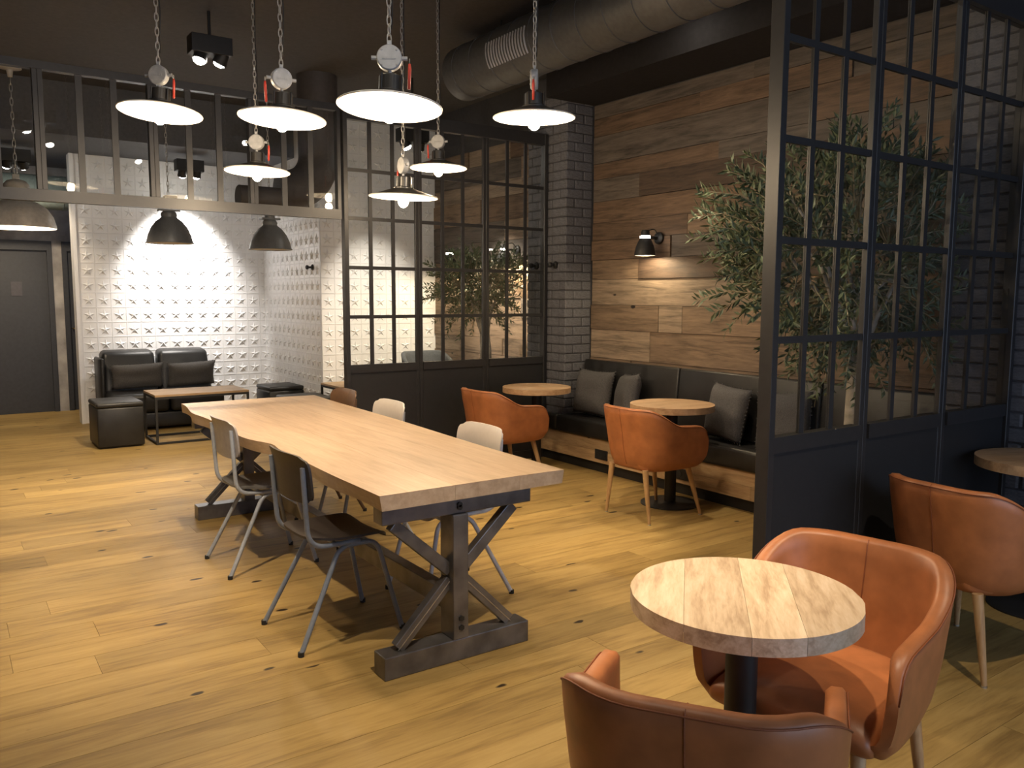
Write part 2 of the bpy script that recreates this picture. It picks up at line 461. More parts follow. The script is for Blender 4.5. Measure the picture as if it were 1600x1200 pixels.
struct(MB().box(1.33, 1.37, YB-.02, YB+.18, 0, CEIL).build('trim_3', M['tin']), 'white corner trim of the star wall', 'trim')
# door wall
YD = 12.15
dw = struct(MB().box(-2.6, 0.0, YD, YD+.1, 0, CEIL).box(1.25, 1.36, YD, YD+.1, 0, 2.2).box(0, 2.6, YD, YD+.1, 2.2, CEIL).box(2.3, 3.6, YD, YD+.1, 0, 2.2).build('wall_doors', M['plaster']), 'mottled grey plaster wall around the dark doors', 'wall')
def door(name, x0, x1, label, hx, sign=False):
    d = struct(MB().box(x0+.06, x1-.06, YD+.03, YD+.07, 0, 2.08).build(name, M['door']), label, 'door')
    MB().box(x0, x0+.06, YD-.015, YD+.09, 0, 2.2).box(x1-.06, x1, YD-.015, YD+.09, 0, 2.2).box(x0+.06, x1-.06, YD-.015, YD+.09, 2.08, 2.2).build('door_frame', M['door'], d)
    MB().tube([(hx,YD+.03,1.08),(hx,YD-.03,1.08),(hx+.10,YD-.035,1.08)], .009, 8).build('door_handle', M['brass'], d, True)
    if sign: MB().box(.78, .90, YD+.02, YD+.03, 1.5, 1.68).build('door_sign', M['sign'], d)
    return d
door('door_1', 0.0, 1.25, 'wide dark grey door with brass lever', .52, True)
door('door_2', 1.36, 2.3, 'dark door beside the star wall corner', 1.45)

# ------------------------------------------------------------------ glazed partitions
ROWS = [.96, 1.35, 1.745, 2.136, 2.515, 2.9]
X0, X1 = 2.68, XP
def partition(name, Y, label, group):
    t = thing(name, label, 'partition', (X0, Y, 0), 0, group)
    L_ = X1-X0; pwid = L_/3; D = .032
    MB().box(0,.035,-D,D,0,3.0).build('post', M['frame'], t, bevel=.002, seg=1)
    MB().box(L_-.04,L_-.003,-D,D,0,3.0).build('post', M['frame'], t, bevel=.002, seg=1)
    for i in (1,2):
        for s in (-1,1):
            c = i*pwid + s*.0165
            MB().box(c-.0145, c+.0145, -.014, .014, 0, 2.96).build('mullion', M['frame'], t, bevel=.002, seg=1)
    MB().box(.035, L_-.04, -.03, .03, 2.9, 3.0).build('top_rail', M['frame'], t)
    for i in range(3):
        a = i*pwid + (.035 if i == 0 else .032); b = (i+1)*pwid - (.04 if i == 2 else .032)
        MB().box(a, b, -.012, .012, .08, .90).build('kick_panel', M['black'], t)
        MB().box(a, b, -.025, .025, 0, .08).build('bottom_rail', M['frame'], t)
        MB().box(a, b, -.025, .025, .895, ROWS[0]).build('middle_rail', M['frame'], t)
        for z in ROWS[1:5]:
            MB().box(a, b, -.008, .008, z-.014, z+.014).build('glazing_bar', M['frame'], t)
        for k in (1,2):
            c = a+(b-a)*k/3
            MB().box(c-.015, c+.015, -.0075, .0075, ROWS[0], 2.9).build('muntin', M['frame'], t)
        for j in range(5):
            z0 = ROWS[j] + (.014 if j else 0); z1 = ROWS[j+1]-(.014 if j < 4 else 0)
            for k in range(3):
                xa = a+(b-a)*k/3+(.015 if k else 0); xb = a+(b-a)*(k+1)/3-(.015 if k < 2 else 0)
                MB().box(xa, xb, -.002, .002, z0, z1).build('pane', M['glass'], t)
    return t
partition('glazed_partition', Y2, 'black steel glazed partition behind the far armchair, ending at the brick pier', 'black glazed partitions')
partition('glazed_partition', Y1, 'black steel glazed partition in front of the large olive tree', 'black glazed partitions')
# transom over the opening
tr = thing('glazed_transom', 'hanging glazed transom frame spanning the opening towards the sofa', 'transom', (X0, Y2, 2.12))
PWD = .685
for i in range(7):
    b = -.02-i*PWD; a = b-PWD
    if a < -5.2: a = -5.25
    MB().box(a, b, -.03, .03, 0, .075).build('bottom_rail', M['frame'], tr)
    MB().box(a, b, -.03, .03, .83, .88).build('top_rail', M['frame'], tr)
    for c in (a, b-.03):
        MB().box(c, c+.03, -.03, .03, .075, .83).build('stile', M['frame'], tr, bevel=.002, seg=1)
    for k in (1,2):
        c = a+.03+(b-a-.06)*k/3
        MB().box(c-.02, c+.02, -.009, .009, .075, .83).build('muntin', M['frame'], tr)
    for k in range(3):
        xa = a+.03+(b-a-.06)*k/3+(.02 if k else 0); xb = a+.03+(b-a-.06)*(k+1)/3-(.02 if k < 2 else 0)
        MB().box(xa, xb, -.002, .002, .075, .83).build('pane', M['glass'], tr)

# ------------------------------------------------------------------ bench
YA, YE = 2.47, 6.165
be = thing('banquette_bench', 'long black leather bench with wooden fascia along the plank wall', 'bench', (4.63, 0, 0))
MB().box(.04, .06, YA, YE, 0, .09).build('plinth', M['black'], be)
MB().box(.06, .34, YA+.04, 5.88, 0, .28).build('carcass', M['black'], be)
for z0, z1, cuts in ((.09,.19,(YA,3.7,5.1,YE)), (.19,.295,(YA,3.2,4.5,YE))):
    for a, b in zip(cuts, cuts[1:]):
        MB().box(0, .02, a+.001, b-.001, z0+.001, z1-.001).build('fascia_plank', M['fascia'], be)
for a, b in ((YA,4.95),(4.95,5.885)):
    MB().box(-.04, .33, a+.004, b-.004, .30, .45).build('seat_cushion', M['blackleather'], be, True, .025, 3)
MB().box(-.04, .05, 5.889, YE, .30, .45).build('seat_cushion', M['blackleather'], be, True, .025, 3)
for a, b in ((YA,3.36),(3.36,4.68),(4.68,5.885)):
    v = MB().add([(.24,a+.003,.45),(.345,a+.003,.45),(.345,b-.003,.45),(.24,b-.003,.45),(.29,a+.003,.945),(.345,a+.003,.945),(.345,b-.003,.945),(.29,b-.003,.945)],
        [(0,3,2,1),(4,5,6,7),(0,1,5,4),(1,2,6,5),(2,3,7,6),(3,0,4,7)])
    v.build('back_cushion', M['blackleather'], be, True, .018, 3)
for yy, lab in ((5.287,'black double power socket in the bench fascia left of the middle armchair'),(4.334,'black double power socket in the bench fascia behind the middle armchair')):
    t = thing('power_socket', lab, 'socket', (4.63, yy, .165), 0, 'bench sockets')
    MB().box(-.01, 0, -.08, .08, -.042, .042).build('cover_plate', M['black'], t, bevel=.003)
    for s in (-1,1):
        MB().cyl((-.013, s*.037, 0), .025, .004, 20, 'x').build('socket_well', M['rubber'], t)

# ------------------------------------------------------------------ pillows
def pillow_mesh(wd, ht, th, mat, seed):
    r = random.Random(seed); n = 14; b = MB(); vv = []; ff = []
    for s in (-1, 1):
        for i in range(n+1):
            for j in range(n+1):
                u, v = -1+2*i/n, -1+2*j/n
                pin = 1-.07*(1-abs(u)**2)*abs(v)**3; pin2 = 1-.07*(1-abs(v)**2)*abs(u)**3
                bul = max(0, (1-u**4)*(1-v**4))**.6
                wob = .004*math.sin(5*u+seed)+.004*math.sin(7*v+2*seed)
                vv.append((s*(bul*th/2) + wob*bul, u*wd/2*pin2, v*ht/2*pin))
    m_ = (n+1)**2
    for s in (0,1):
        for i in range(n):
            for j in range(n):
                q = [s*m_+i*(n+1)+j, s*m_+(i+1)*(n+1)+j, s*m_+(i+1)*(n+1)+j+1, s*m_+i*(n+1)+j+1]
                ff.append(tuple(q if s else q[::-1]))
    b.add(vv, ff)
    return b
def pillow(name, label, loc, rot, wd, ht, th, mat, seed, group):
    t = thing(name, label, 'pillow', loc, 0, group); t.rotation_euler = rot
    pillow_mesh(wd, ht, th, mat, seed).build('cover', mat, t, True)
    # frayed hem
    h = MB(); r = random.Random(seed)
    n = 60
    for k in range(n):
        a = k/n*4; sd = int(a); f = (a-sd)*2-1
        u, v = [(f,-1),(1,f),(-f,1),(-1,-f)][sd]
        pin = 1-.07*(1-abs(u)**2)*abs(v)**3; pin2 = 1-.07*(1-abs(v)**2)*abs(u)**3
        p = Vector((0, u*wd/2*pin2, v*ht/2*pin)); d = Vector((0, u, v)).normalized()
        q = p + d*r.uniform(.004,.012) + Vector((r.uniform(-.006,.006),0,0))
        h.tube([p-d*.005, q], .0035, 4)
    h.build('frayed_hem', mat, t)['kind'] = 'stuff'
    return t
pg = 'charcoal pillows on the bench'
for (yy, zz, rx, rz, lab, sd) in ((5.60,.665,.02,.12,'charcoal pillow on the bench nearest the far brick pier',1),(5.16,.665,-.10,-.45,'charcoal pillow on the bench, leaning second from the brick pier',2),
        (4.07,.665,.05,-.18,'charcoal pillow on the bench just right of the middle round table',3),(3.57,.665,-.10,.10,'charcoal pillow on the bench half hidden behind the partition post',4)):
    pillow('bench_pillow', lab, (4.795, yy, zz), (rx, .20, rz), .43, .41, .15, M['fabric'], sd, pg)

# ------------------------------------------------------------------ round pedestal tables
def round_table(label, loc, rz, mat, rad=.305, seed=1, group='round pedestal tables'):
    t = thing('round_table', label, 'table', loc, rz, group)
    th = .045; H = .745; r = random.Random(seed)
    xs = [-rad, -rad*.52, -.0, rad*.42, rad]
    for a, b in zip(xs, xs[1:]):
        n = 14; pts = []
        a2, b2 = a+.0004, b-.0004
        for k in range(n+1):
            x = a2+(b2-a2)*k/n; pts.append((x, math.sqrt(max(0, rad*rad-x*x))))
        for k in range(n, -1, -1):
            x = a2+(b2-a2)*k/n; pts.append((x, -math.sqrt(max(0, rad*rad-x*x))))
        q = []
        for p in pts:
            if not q or (Vector(p)-Vector(q[-1])).length > 1e-4: q.append(p)
        if (Vector(q[0])-Vector(q[-1])).length < 1e-4: q.pop()
        n2 = len(q)
        v = [(x,y,H-th) for x,y in q]+[(x,y,H) for x,y in q]
        f = [tuple(range(n2-1,-1,-1)), tuple(range(n2,2*n2))]+[(k,(k+1)%n2,n2+(k+1)%n2,n2+k) for k in range(n2)]
        MB().add(v, f).build('stave', mat, t)
    MB().box(-.17,.17,-.17,.17,H-th-.008,H-th).build('top_plate', M['black'], t)
    MB().cyl((0,0,.012), .042, H-th-.018, 28).build('column', M['black'], t, True, auto=40)
    MB().lathe([(0,.0),(.215,0),(.215,.008),(.20,.014),(.05,.02),(0,.02)], 44).build('base', M['black'], t, True, auto=30)
    return t
round_table('round oak pedestal table in the foreground between two armchairs', (1.706,1.372,0), -.82, M['round'], .297, 1)
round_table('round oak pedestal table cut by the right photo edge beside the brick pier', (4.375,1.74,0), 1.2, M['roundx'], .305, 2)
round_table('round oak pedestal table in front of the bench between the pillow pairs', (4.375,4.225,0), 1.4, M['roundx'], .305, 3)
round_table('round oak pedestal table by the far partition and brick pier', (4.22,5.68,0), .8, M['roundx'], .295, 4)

# ------------------------------------------------------------------ armchairs
def sm(a, b, x):
    t = min(1, max(0, (x-a)/(b-a))); return t*t*(3-2*t)
def upath(n=56, w=.285, xf=.275, xb=-.275, rc=.20):
    """U-shaped plan curve: front left tip > arm > back > arm > front right tip; unit tangents"""
    pts = []
    la = xf-(xb+rc); lc_ = rc*PI/2; lb = 2*(w-rc); tot = 2*la+2*lc_+lb
    for i in range(n+1):
        s = tot*i/n; sgn = 1
        if s > tot/2: s = tot-s; sgn = -1
        if s < la: p = (xf-s, w); nn = (0,1)
        elif s < la+lc_:
            a = (s-la)/rc; p = (xb+rc-rc*math.sin(a), w-rc+rc*math.cos(a)); nn = (-math.sin(a), math.cos(a))
        else: p = (xb, w-rc-(s-la-lc_)); nn = (-1,0)
        s0 = min(tot*i/n, tot-tot*i/n)
        pts.append((p[0], p[1]*sgn, nn[0], nn[1]*sgn, s0, la, lc_))
    return pts
def armchair_parts(t, leather, seam, leg):
    P = upath(); b = MB(); rings = []
    for (x, yy, nx, ny, s, la, lc_) in P:
        top = .648 + .017*sm(0, la, s) + .115*sm(la*.72, la+lc_*.62, s)
        zb = .36 - .008*sm(0, la, s)
        e = .10
        if s < e:                                    # rounded arm front
            q = math.sqrt(max(0, 1-((e-s)/e)**2)); top = .55 + (top-.55)*q
            zb = zb + .05*(1-q)
        th = .046*(.62+.38*sm(0,.07,s))
        ring = []
        for k in range(11):                          # outside, bottom to top
            f = k/10; z = zb+(top-.012-zb)*f
            flare = -(.022+.035*sm(la*.3, la+lc_*.5, s))*(1-f)**2 + .022*max(0, (z-.6)/.17)*sm(la*.7, la+lc_, s)
            bot = -.022*max(0, 1-f*6)**2
            ring.append((x+nx*(flare+bot), yy+ny*(flare+bot), z))
        fl_ = ring[-1]
        ring.append((fl_[0]-nx*th*.22, fl_[1]-ny*th*.22, top)); ring.append((fl_[0]-nx*th*.78, fl_[1]-ny*th*.78, top-.001))
        for k in range(10, -1, -1):                  # inside, top to bottom
            f = k/10; z = zb+(top-.012-zb)*f
            flare = -(.022+.035*sm(la*.3, la+lc_*.5, s))*(1-f)**2 + .022*max(0, (z-.6)/.17)*sm(la*.7, la+lc_, s)
            bot = -.022*max(0, 1-f*6)**2
            ring.append((x+nx*(flare+bot-th), yy+ny*(flare+bot-th), z))
        rings.append(ring)
    n = len(rings[0]); vv = [p for r in rings for p in r]; ff = []
    for i in range(len(rings)-1):
        for k in range(n):
            l = (k+1) % n; ff.append((i*n+k, i*n+l, (i+1)*n+l, (i+1)*n+k))
    ff.append(tuple(range(n))); ff.append(tuple((len(rings)-1)*n+k for k in range(n-1,-1,-1)))
    b.add(vv, ff); sh = b.build('shell', leather, t, True, auto=70)
    # welt along outer top edge and stitched centre seams
    MB().tube([(r[10][0]+P[i][2]*.001, r[10][1]+P[i][3]*.001, r[10][2]+.002) for i, r in enumerate(rings)], .0022, 5).build('welt', seam, sh, True)
    mid = rings[len(rings)//2]
    MB().tube([(p[0]-.0005, p[1], p[2]) for p in mid[:11]]+[(mid[11][0], mid[11][1], mid[11][2]+.0005)], .0018, 5).build('back_seam', seam, sh, True)
    MB().tube([(p[0]+.0005, p[1], p[2]) for p in mid[12:20]], .0018, 5).build('inner_seam', seam, sh, True)
    # seat
    s = MB(); nx_, ny_ = 12, 12; vv = []; ff = []
    def prof(u, v):
        x = -.225+.525*u
        hw = .232 if x > -.05 else .232*math.sqrt(max(.15, 1-((-.05-x)/.21)**2))
        return x, hw*v
    for lay in (0,1):
        for i in range(nx_+1):
            for j in range(ny_+1):
                u, v = i/nx_, -1+2*j/ny_
                x, yy = prof(u, v)
                edge = max(0, (u-.86)/.14)
                if lay: z = .455 + .018*(1-v*v) - .012*abs(v)**6 - .035*edge**2 - .012*(1-u)
                else: z = .355 + .02*edge
                x += (.012*(1-v*v) if u > .9 else 0) - (0 if lay else .03*edge)
                vv.append((x, yy, z))
    mm_ = (nx_+1)*(ny_+1)
    for lay in (0,1):
        for i in range(nx_):
            for j in range(ny_):
                q = [lay*mm_+i*(ny_+1)+j, lay*mm_+(i+1)*(ny_+1)+j, lay*mm_+(i+1)*(ny_+1)+j+1, lay*mm_+i*(ny_+1)+j+1]
                ff.append(tuple(q if lay else q[::-1]))
    rim = [i*(ny_+1) for i in range(nx_+1)]+[nx_*(ny_+1)+j for j in range(1, ny_+1)]+[i*(ny_+1)+ny_ for i in range(nx_-1,-1,-1)]+[j for j in range(ny_-1,0,-1)]
    for a, c in zip(rim, rim[1:]+rim[:1]): ff.append((a, c, mm_+c, mm_+a))
    s.add(vv, ff); s.build('seat', leather, t, True, sub=1)
    for sx, sy in ((1,1),(1,-1),(-1,1),(-1,-1)):
        a = Vector((.20*sx-.005, .165*sy, .365)); c = Vector((.265*sx+.02 if sx > 0 else -.205, .215*sy, .008))
        l = MB().tube([a, a.lerp(c,.5), c], [.021,.0165,.0105], 14).build('leg', leg, t, True, auto=50)
        MB().tube([c, c+Vector((0,0,-.008))], .0115, 12).build('glide', M['foot'], l)
def armchair(label, loc, rz):
    t = thing('leather_armchair', label, 'armchair', loc, rz, 'cognac leather armchairs')
    return t
a0 = armchair('cognac leather armchair seen from behind, in the lower foreground', (1.305,1.14,0), R(34))
armchair_parts(a0, M['leather'], M['seam'], M['leg_oak'])
for lab, loc, rz in (('cognac leather armchair facing the foreground table, seat visible', (2.06,1.345,0), R(191)),
        ('cognac leather armchair at the right edge before the partition', (3.515,1.66,0), R(-6)),
        ('cognac leather armchair at the middle bench table', (4.03,4.09,0), R(0)),
        ('cognac leather armchair at the far table beside the partition panel', (3.74,5.52,0), R(2))):
    c = copy_tree(a0); c.location = loc; c.rotation_euler = (0,0,rz); c['label'] = lab
g = thing('felt_armchair', 'grey felt armchair behind the far glazed partition', 'armchair', (4.25,8.25,.12), R(-90))
armchair_parts(g, M['greyfabric'], M['fabric2'], M['leg_oak'])
g.location = (4.58, 8.15, 0); g.scale = (1.1,1.1,1.14)

# ------------------------------------------------------------------ long dining table
lt = thing('long_table', 'long live-edge oak slab table on a steel trestle base', 'table', (1.8, 4.4, 0))
def wl(y):   # live left edge
    return 1.325 + .010*math.sin(y*2.1+.5) + .006*math.sin(y*5.3) + .032*math.exp(-((y-4.1)/.12)**2) - .02*math.exp(-((y-4.42)/.2)**2) + .03*math.exp(-((y-5.9)/.25)**2) - .012*math.exp(-((y-5.45)/.15)**2)
def wr_(y): return 2.222 + (y-2.79)*.036 + .006*math.sin(y*3.1)
ZT = .765; TT = .062; ya, yb = 2.79, 6.0; NY = 64
lanes = [lambda y: wl(y), lambda y: 1.66+.012*math.sin(y*.8), lambda y: 1.985+.01*math.sin(y*.7+1), lambda y: wr_(y)]
for li in range(3):
    vv = []; ff = []
    for i in range(NY+1):
        yy = ya+(yb-ya)*i/NY
        l = lanes[li](yy)+.0004; r_ = lanes[li+1](yy)-.0004
        ul = .014+.008*math.sin(yy*9) if li == 0 else 0      # undercut of bark edge
        ur = .010 if li == 2 else 0
        vv += [(l-1.8, yy-4.4, ZT-.004 if li == 0 else ZT), (r_-1.8, yy-4.4, ZT-.003 if li == 2 else ZT), (r_-ur-1.8, yy-4.4, ZT-TT), (l+ul-1.8, yy-4.4, ZT-TT)]
        if li == 0: vv[-4] = (l-1.8+.004, yy-4.4, ZT)
    for i in range(NY):
        for k in range(4):
            q = (k+1) % 4; ff.append((i*4+k, i*4+q, (i+1)*4+q, (i+1)*4+k))
    ff.append((3,2,1,0)); ff.append(tuple(NY*4+k for k in range(4)))
    MB().add(vv, ff).build('board', M['slab'], lt)
def trestle(yc, sgn):
    y0 = yc-4.4
    xc = 1.72-1.8; fw_ = .35
    MB().box(xc-fw_, xc+fw_, y0-.05, y0+.05, 0, .095).build('foot_beam', M['steel'], lt, bevel=.004)
    MB().box(xc-fw_-.0, xc+fw_+.015, y0-.04, y0+.04, .628, ZT-TT).build('header_beam', M['steel'], lt, bevel=.004)
    MB().box(xc-.036, xc+.036, y0-.055, y0+.055, .095, .628).build('post', M['steel'], lt, bevel=.004)
    for s in (-1,1):
        MB().bar((xc+s*.27, y0, .105), (xc+s*.03, y0, .345), .05, .04, (0,1,0)).build('brace', M['steel'], lt, bevel=.003)
        MB().bar((xc+s*.29, y0, .618), (xc+s*.03, y0, .385), .05, .04, (0,1,0)).build('brace', M['steel'], lt, bevel=.003)
        MB().tube([(xc+s*.275, y0-.02, .1),(xc+s*.035, y0-.021, .34)], .0025, 6).build('weld_seam', M['weld'], lt)
    ys = y0-.055 if sgn < 0 else y0+.055
    for z in (.145,.185):
        MB().cyl((xc, ys-.006, z), .013, .012, 6, 'y').build('bolt', M['bolt'], lt)
    MB().cyl((xc, y0-.05, .668), .011, .012, 12, 'y').cyl((xc, y0-.05, .655), .011, .012, 12, 'y').build('bolt', M['bolt'], lt)
trestle(2.885, -1); trestle(5.72, 1)
MB().box(1.72-1.8-.03, 1.72-1.8+.03, 2.94-4.4, 5.665-4.4, .20, .285).build('stretcher', M['steel'], lt, bevel=.004)

# ------------------------------------------------------------------ school chairs
def bend(pts, r=.05, n=5):
    """polyline with rounded corners"""
    pts = [Vector(p) for p in pts]; out = [pts[0]]
    for a, b, c in zip(pts, pts[1:], pts[2:]):
        d1 = (a-b); d2 = (c-b); rr = min(r, d1.length*.45, d2.length*.45)
        p, q = b+d1.normalized()*rr, b+d2.normalized()*rr
        for i in range(n+1):
            t = i/n; out.append(p*(1-t)**2 + b*2*t*(1-t) + q*t*t)
    out.append(pts[-1]); return out
def ply(cx, w_, d_, rc, th, bend_fn, n=12):
    """rounded rectangle sheet in (u,v) mapped through bend_fn(u,v,side)"""
    vv = []; ff = []
    for s in (0,1):
        for i in range(n+1):
            for j in range(n+1):
                u, v = -1+2*i/n, -1+2*j/n
                # squircle to round corners
                k = 1-.5*rc*(abs(u)**6)*(abs(v)**6)
                vv.append(bend_fn(u*k*w_/2, v*k*d_/2, s*th))
    mm_ = (n+1)**2
    for s in (0,1):
        for i in range(n):
            for j in range(n):
                q = [s*mm_+i*(n+1)+j, s*mm_+(i+1)*(n+1)+j, s*mm_+(i+1)*(n+1)+j+1, s*mm_+i*(n+1)+j+1]
                ff.append(tuple(q if s else q[::-1]))
    rim = [i*(n+1) for i in range(n+1)]+[n*(n+1)+j for j in range(1, n+1)]+[i*(n+1)+n for i in range(n-1,-1,-1)]+[j for j in range(n-1,0,-1)]
    for a, c in zip(rim, rim[1:]+rim[:1]): ff.append((a, c, mm_+c, mm_+a))
    return MB().add(vv, ff)
def school_chair(label, loc, rz, seat_m, back_m, tube_m):
    t = thing('school_chair', label, 'chair', loc, rz, 'tubular school chairs around the long table')
    SH = .455
    # seat: u across (y), v along depth (x)
    def sf(u, v, o):
        x = v; f = (v+.19)/.38
        z = SH + .018*max(0,-v-.08)/.11 - .03*max(0,(v-.13)/.06)**2 + .012*(u/.19)**2 - .004
        wscale = 1-.13*max(0,-v/.19)
        return (x, u*wscale, z+o)
    ply(0, .39, .38, .22, .011, sf).build('seat', seat_m, t, True, auto=50)
    def bf(u, v, o):
        x = -.19 - .055*(v+.1)/.2*.35 - .028*(1-(u/.2)**2) - .012*max(0,v/.1)**3 + o
        return (x, u, .745+v)
    ply(0, .42, .215, .3, .010, bf).build('backrest', back_m, t, True, auto=50)
    for s in (-1,1):
        yk = s*.155
        # leg bow: rear foot > seat rail > front foot
        MB().tube(bend([(-.255, s*.215, .012), (-.045, yk, .425), (.135, yk, .425), (.235, s*.20, .012)], .055), .0115, 10).build('leg', tube_m, t, True, auto=60)
        # back upright curving into the seat rail
        MB().tube(bend([(-.217, s*.178, .80), (-.195, s*.172, .445), (.05, yk, .437)], .085, 7), .0115, 10).build('back_upright', tube_m, t, True, auto=60)
        for p in ((-.258, s*.216, 0), (.238, s*.2005, 0)):
            MB().tube([(p[0],p[1],0),(p[0],p[1],.02)], .0135, 10).build('foot_cap', M['rubber'], t)
        for p in ((-.08, s*.145), (.1, s*.15)):
            MB().cyl((p[0], p[1], SH+.0105), .005, .003, 8).build('rivet', M['foot'], t)
    MB().tube([(.09,-.155,.418),(.09,.155,.418)], .009, 8).build('cross_tube', tube_m, t)
    MB().tube([(-.03,-.155,.418),(-.03,.155,.418)], .009, 8).build('cross_tube', tube_m, t)
    return t
school_chair('dark brown-black school chair with grey tubes, nearest on the left of the long table', (1.43,3.47,0), R(2), M['ply_dark'], M['ply_dark'], M['tube_grey'])
school_chair('grey school chair with light grey tubes, left of the long table behind the dark chair', (1.465,4.60,0), R(1), M['ply_seat'], M['ply_taupe'], M['tube_lgrey'])
school_chair('cream school chair with white tubes, nearest on the right of the long table', (2.085,3.575,0), R(180), M['ply_taupe'], M['ply_white'], M['tube_white'])
school_chair('pale grey school chair in the middle of the long table right side', (2.135,4.735,0), R(180), M['ply_taupe'], M['ply_white'], M['tube_lgrey'])
school_chair('brown wooden school chair at the far right of the long table', (2.155,5.50,0), R(180), M['ply_brown'], M['ply_brown'], M['tube_brown'])

# ------------------------------------------------------------------ lounge corner by the star wall
sf_ = thing('leather_sofa', 'two-seat black leather sofa against the star-tile wall', 'sofa', (2.12, 10.25, 0))
MB().box(-.62,.62,-.40,.40,.03,.20).build('base', M['blackleather'], sf_, True, .02)
MB().box(-.645,-.60,.0,.46,.03,.80).build('side_panel', M['blackleather'], sf_, True, .02)
for s in (-1,1):
    x0, x1 = (-.61,-.005) if s < 0 else (.005,.61)
    MB().box(x0, x1, -.42, .20, .20, .42).build('seat_cushion', M['blackleather'], sf_, True, .05, 4)
    v = MB().add([(x0,.10,.36),(x1,.10,.36),(x1,.45,.30),(x0,.45,.30),(x0+.02,.22,.86),(x1-.02,.22,.86),(x1-.02,.47,.88),(x0+.02,.47,.88)],
        [(0,3,2,1),(4,5,6,7),(0,1,5,4),(1,2,6,5),(2,3,7,6),(3,0,4,7)])
    v.build('back_cushion', M['blackleather'], sf_, True, .055, 4)
for xx, rz, lab, sd in ((1.86,R(-92),'wide charcoal pillow on the left sofa seat',8),(2.46,R(-86),'wide charcoal pillow on the right sofa seat',9)):
    pillow('sofa_pillow', lab, (xx,10.255,.585), (.03,.30,rz), .56, .31, .15, M['fabric2'], sd, 'pillows on the sofa')
def ottoman(label, x0, x1, y0, y1, h):
    t = thing('leather_ottoman', label, 'ottoman', ((x0+x1)/2,(y0+y1)/2,0), 0, 'black leather ottomans')
    a, b = (x1-x0)/2, (y1-y0)/2
    MB().box(-a,a,-b,b,.012,h-.05).build('body', M['blackleather'], t, True, .015)
    MB().box(-a-.002,a+.002,-b-.002,b+.002,h-.05,h).build('top_cushion', M['blackleather'], t, True, .02, 3)
    MB().box(-a+.03,a-.03,-b+.03,b-.03,0,.012).build('plinth', M['black'], t)
ottoman('black leather cube ottoman at the left end of the sofa', 1.225, 1.655, 8.87, 9.41, .455)
ottoman('black leather cube ottoman in the corner of the star walls', 3.12, 3.54, 9.42, 9.9, .455)
ottoman('low black leather ottoman beside the far partition, mostly hidden by the long table', 2.95, 3.40, 8.15, 8.70, .455)
def coffee(label, x0, x1, y0, y1, h):
    t = thing('coffee_table', label, 'coffee table', ((x0+x1)/2,(y0+y1)/2,0), 0, 'oak and steel coffee tables')
    a, b = (x1-x0)/2, (y1-y0)/2; r = .011
    MB().box(-a,a,-b,b,h-.022,h).build('top', M['coffee'], t, bevel=.002)
    for sx in (-1,1):
        for sy in (-1,1):
            MB().box(sx*(a-r)-r, sx*(a-r)+r, sy*(b-r)-r, sy*(b-r)+r, 0, h-.022).build('leg', M['black'], t)
    for sy in (-1,1):
        for z in (.012, h-.034):
            MB().box(-a+2*r, a-2*r, sy*(b-r)-r, sy*(b-r)+r, z-.011, z+.011).build('rail', M['black'], t)
    for sx in (-1,1):
        for z in (.012, h-.034):
            MB().box(sx*(a-r)-r, sx*(a-r)+r, -b+2*r, b-2*r, z-.011, z+.011).build('rail', M['black'], t)
coffee('oak-topped coffee table with black frame in front of the sofa', 1.755, 2.705, 8.83, 9.40, .51)
coffee('small oak-topped side table peeking out left of the far partition', 3.47, 4.02, 8.2, 8.72, .553)

# ------------------------------------------------------------------ wall hooks
for p, rz, lab in (((XP,6.05,1.81), 0, 'black spool wall hook on the brick pier before the far partition'), ((XP,6.34,1.81), 0, 'black spool wall hook on the brick pier behind the glass'),
                 ((XS-.004,9.08,1.84), 0, 'black spool wall hook on the white star return wall')):
    t = thing('wall_hook', lab, 'hook', p, rz, 'black wall hooks')
    MB().lathe([(0,0),(.028,0),(.028,-.012),(.012,-.018),(.012,-.045),(.024,-.055),(.024,-.075),(.015,-.082),(0,-.082)], 18, (0,0,0), 'x').build('spool', M['black'], t, True, auto=40)
    MB().cyl((-.004,0,0), .036, .006, 18, 'x').build('back_plate', M['black'], t)

# ------------------------------------------------------------------ lamps
def point_light(name, loc, watts, colr, size, parent=None):
    l = bpy.data.lights.new(name, 'POINT'); l.energy = watts; l.color = colr; l.shadow_soft_size = size
    o = bpy.data.objects.new(name, l); col.objects.link(o); o.location = loc
    if parent: o.parent = parent
    return o
def spot_light(name, loc, aim, watts, cone, blend, colr, size=.03):
    l = bpy.data.lights.new(name, 'SPOT'); l.energy = watts; l.color = colr; l.shadow_soft_size = size
    l.spot_size = R(cone); l.spot_blend = blend
    o = bpy.data.objects.new(name, l); col.objects.link(o); o.location = loc
    o.rotation_euler = (Vector(aim)-Vector(loc)).to_track_quat('-Z','Y').to_euler()
    return o
def chain_mb(p0, p1, pitch=.034, wd=.011, r=.0026):
    b = MB(); p0, p1 = Vector(p0), Vector(p1); n = max(1, int((p1-p0).length/pitch)); d = (p1-p0)/n
    for i in range(n):
        c = p0+d*(i+.5); h = d.length*.66; pts = []
        for k in range(10):
            a = 2*PI*k/10
            s = math.sin(a)*h; q = math.cos(a)*wd*.8
            pts.append(c+Vector((q,0,s)) if i % 2 == 0 else c+Vector((0,q,s)))
        b.tube(pts, r, 5, closed=True)
    return b
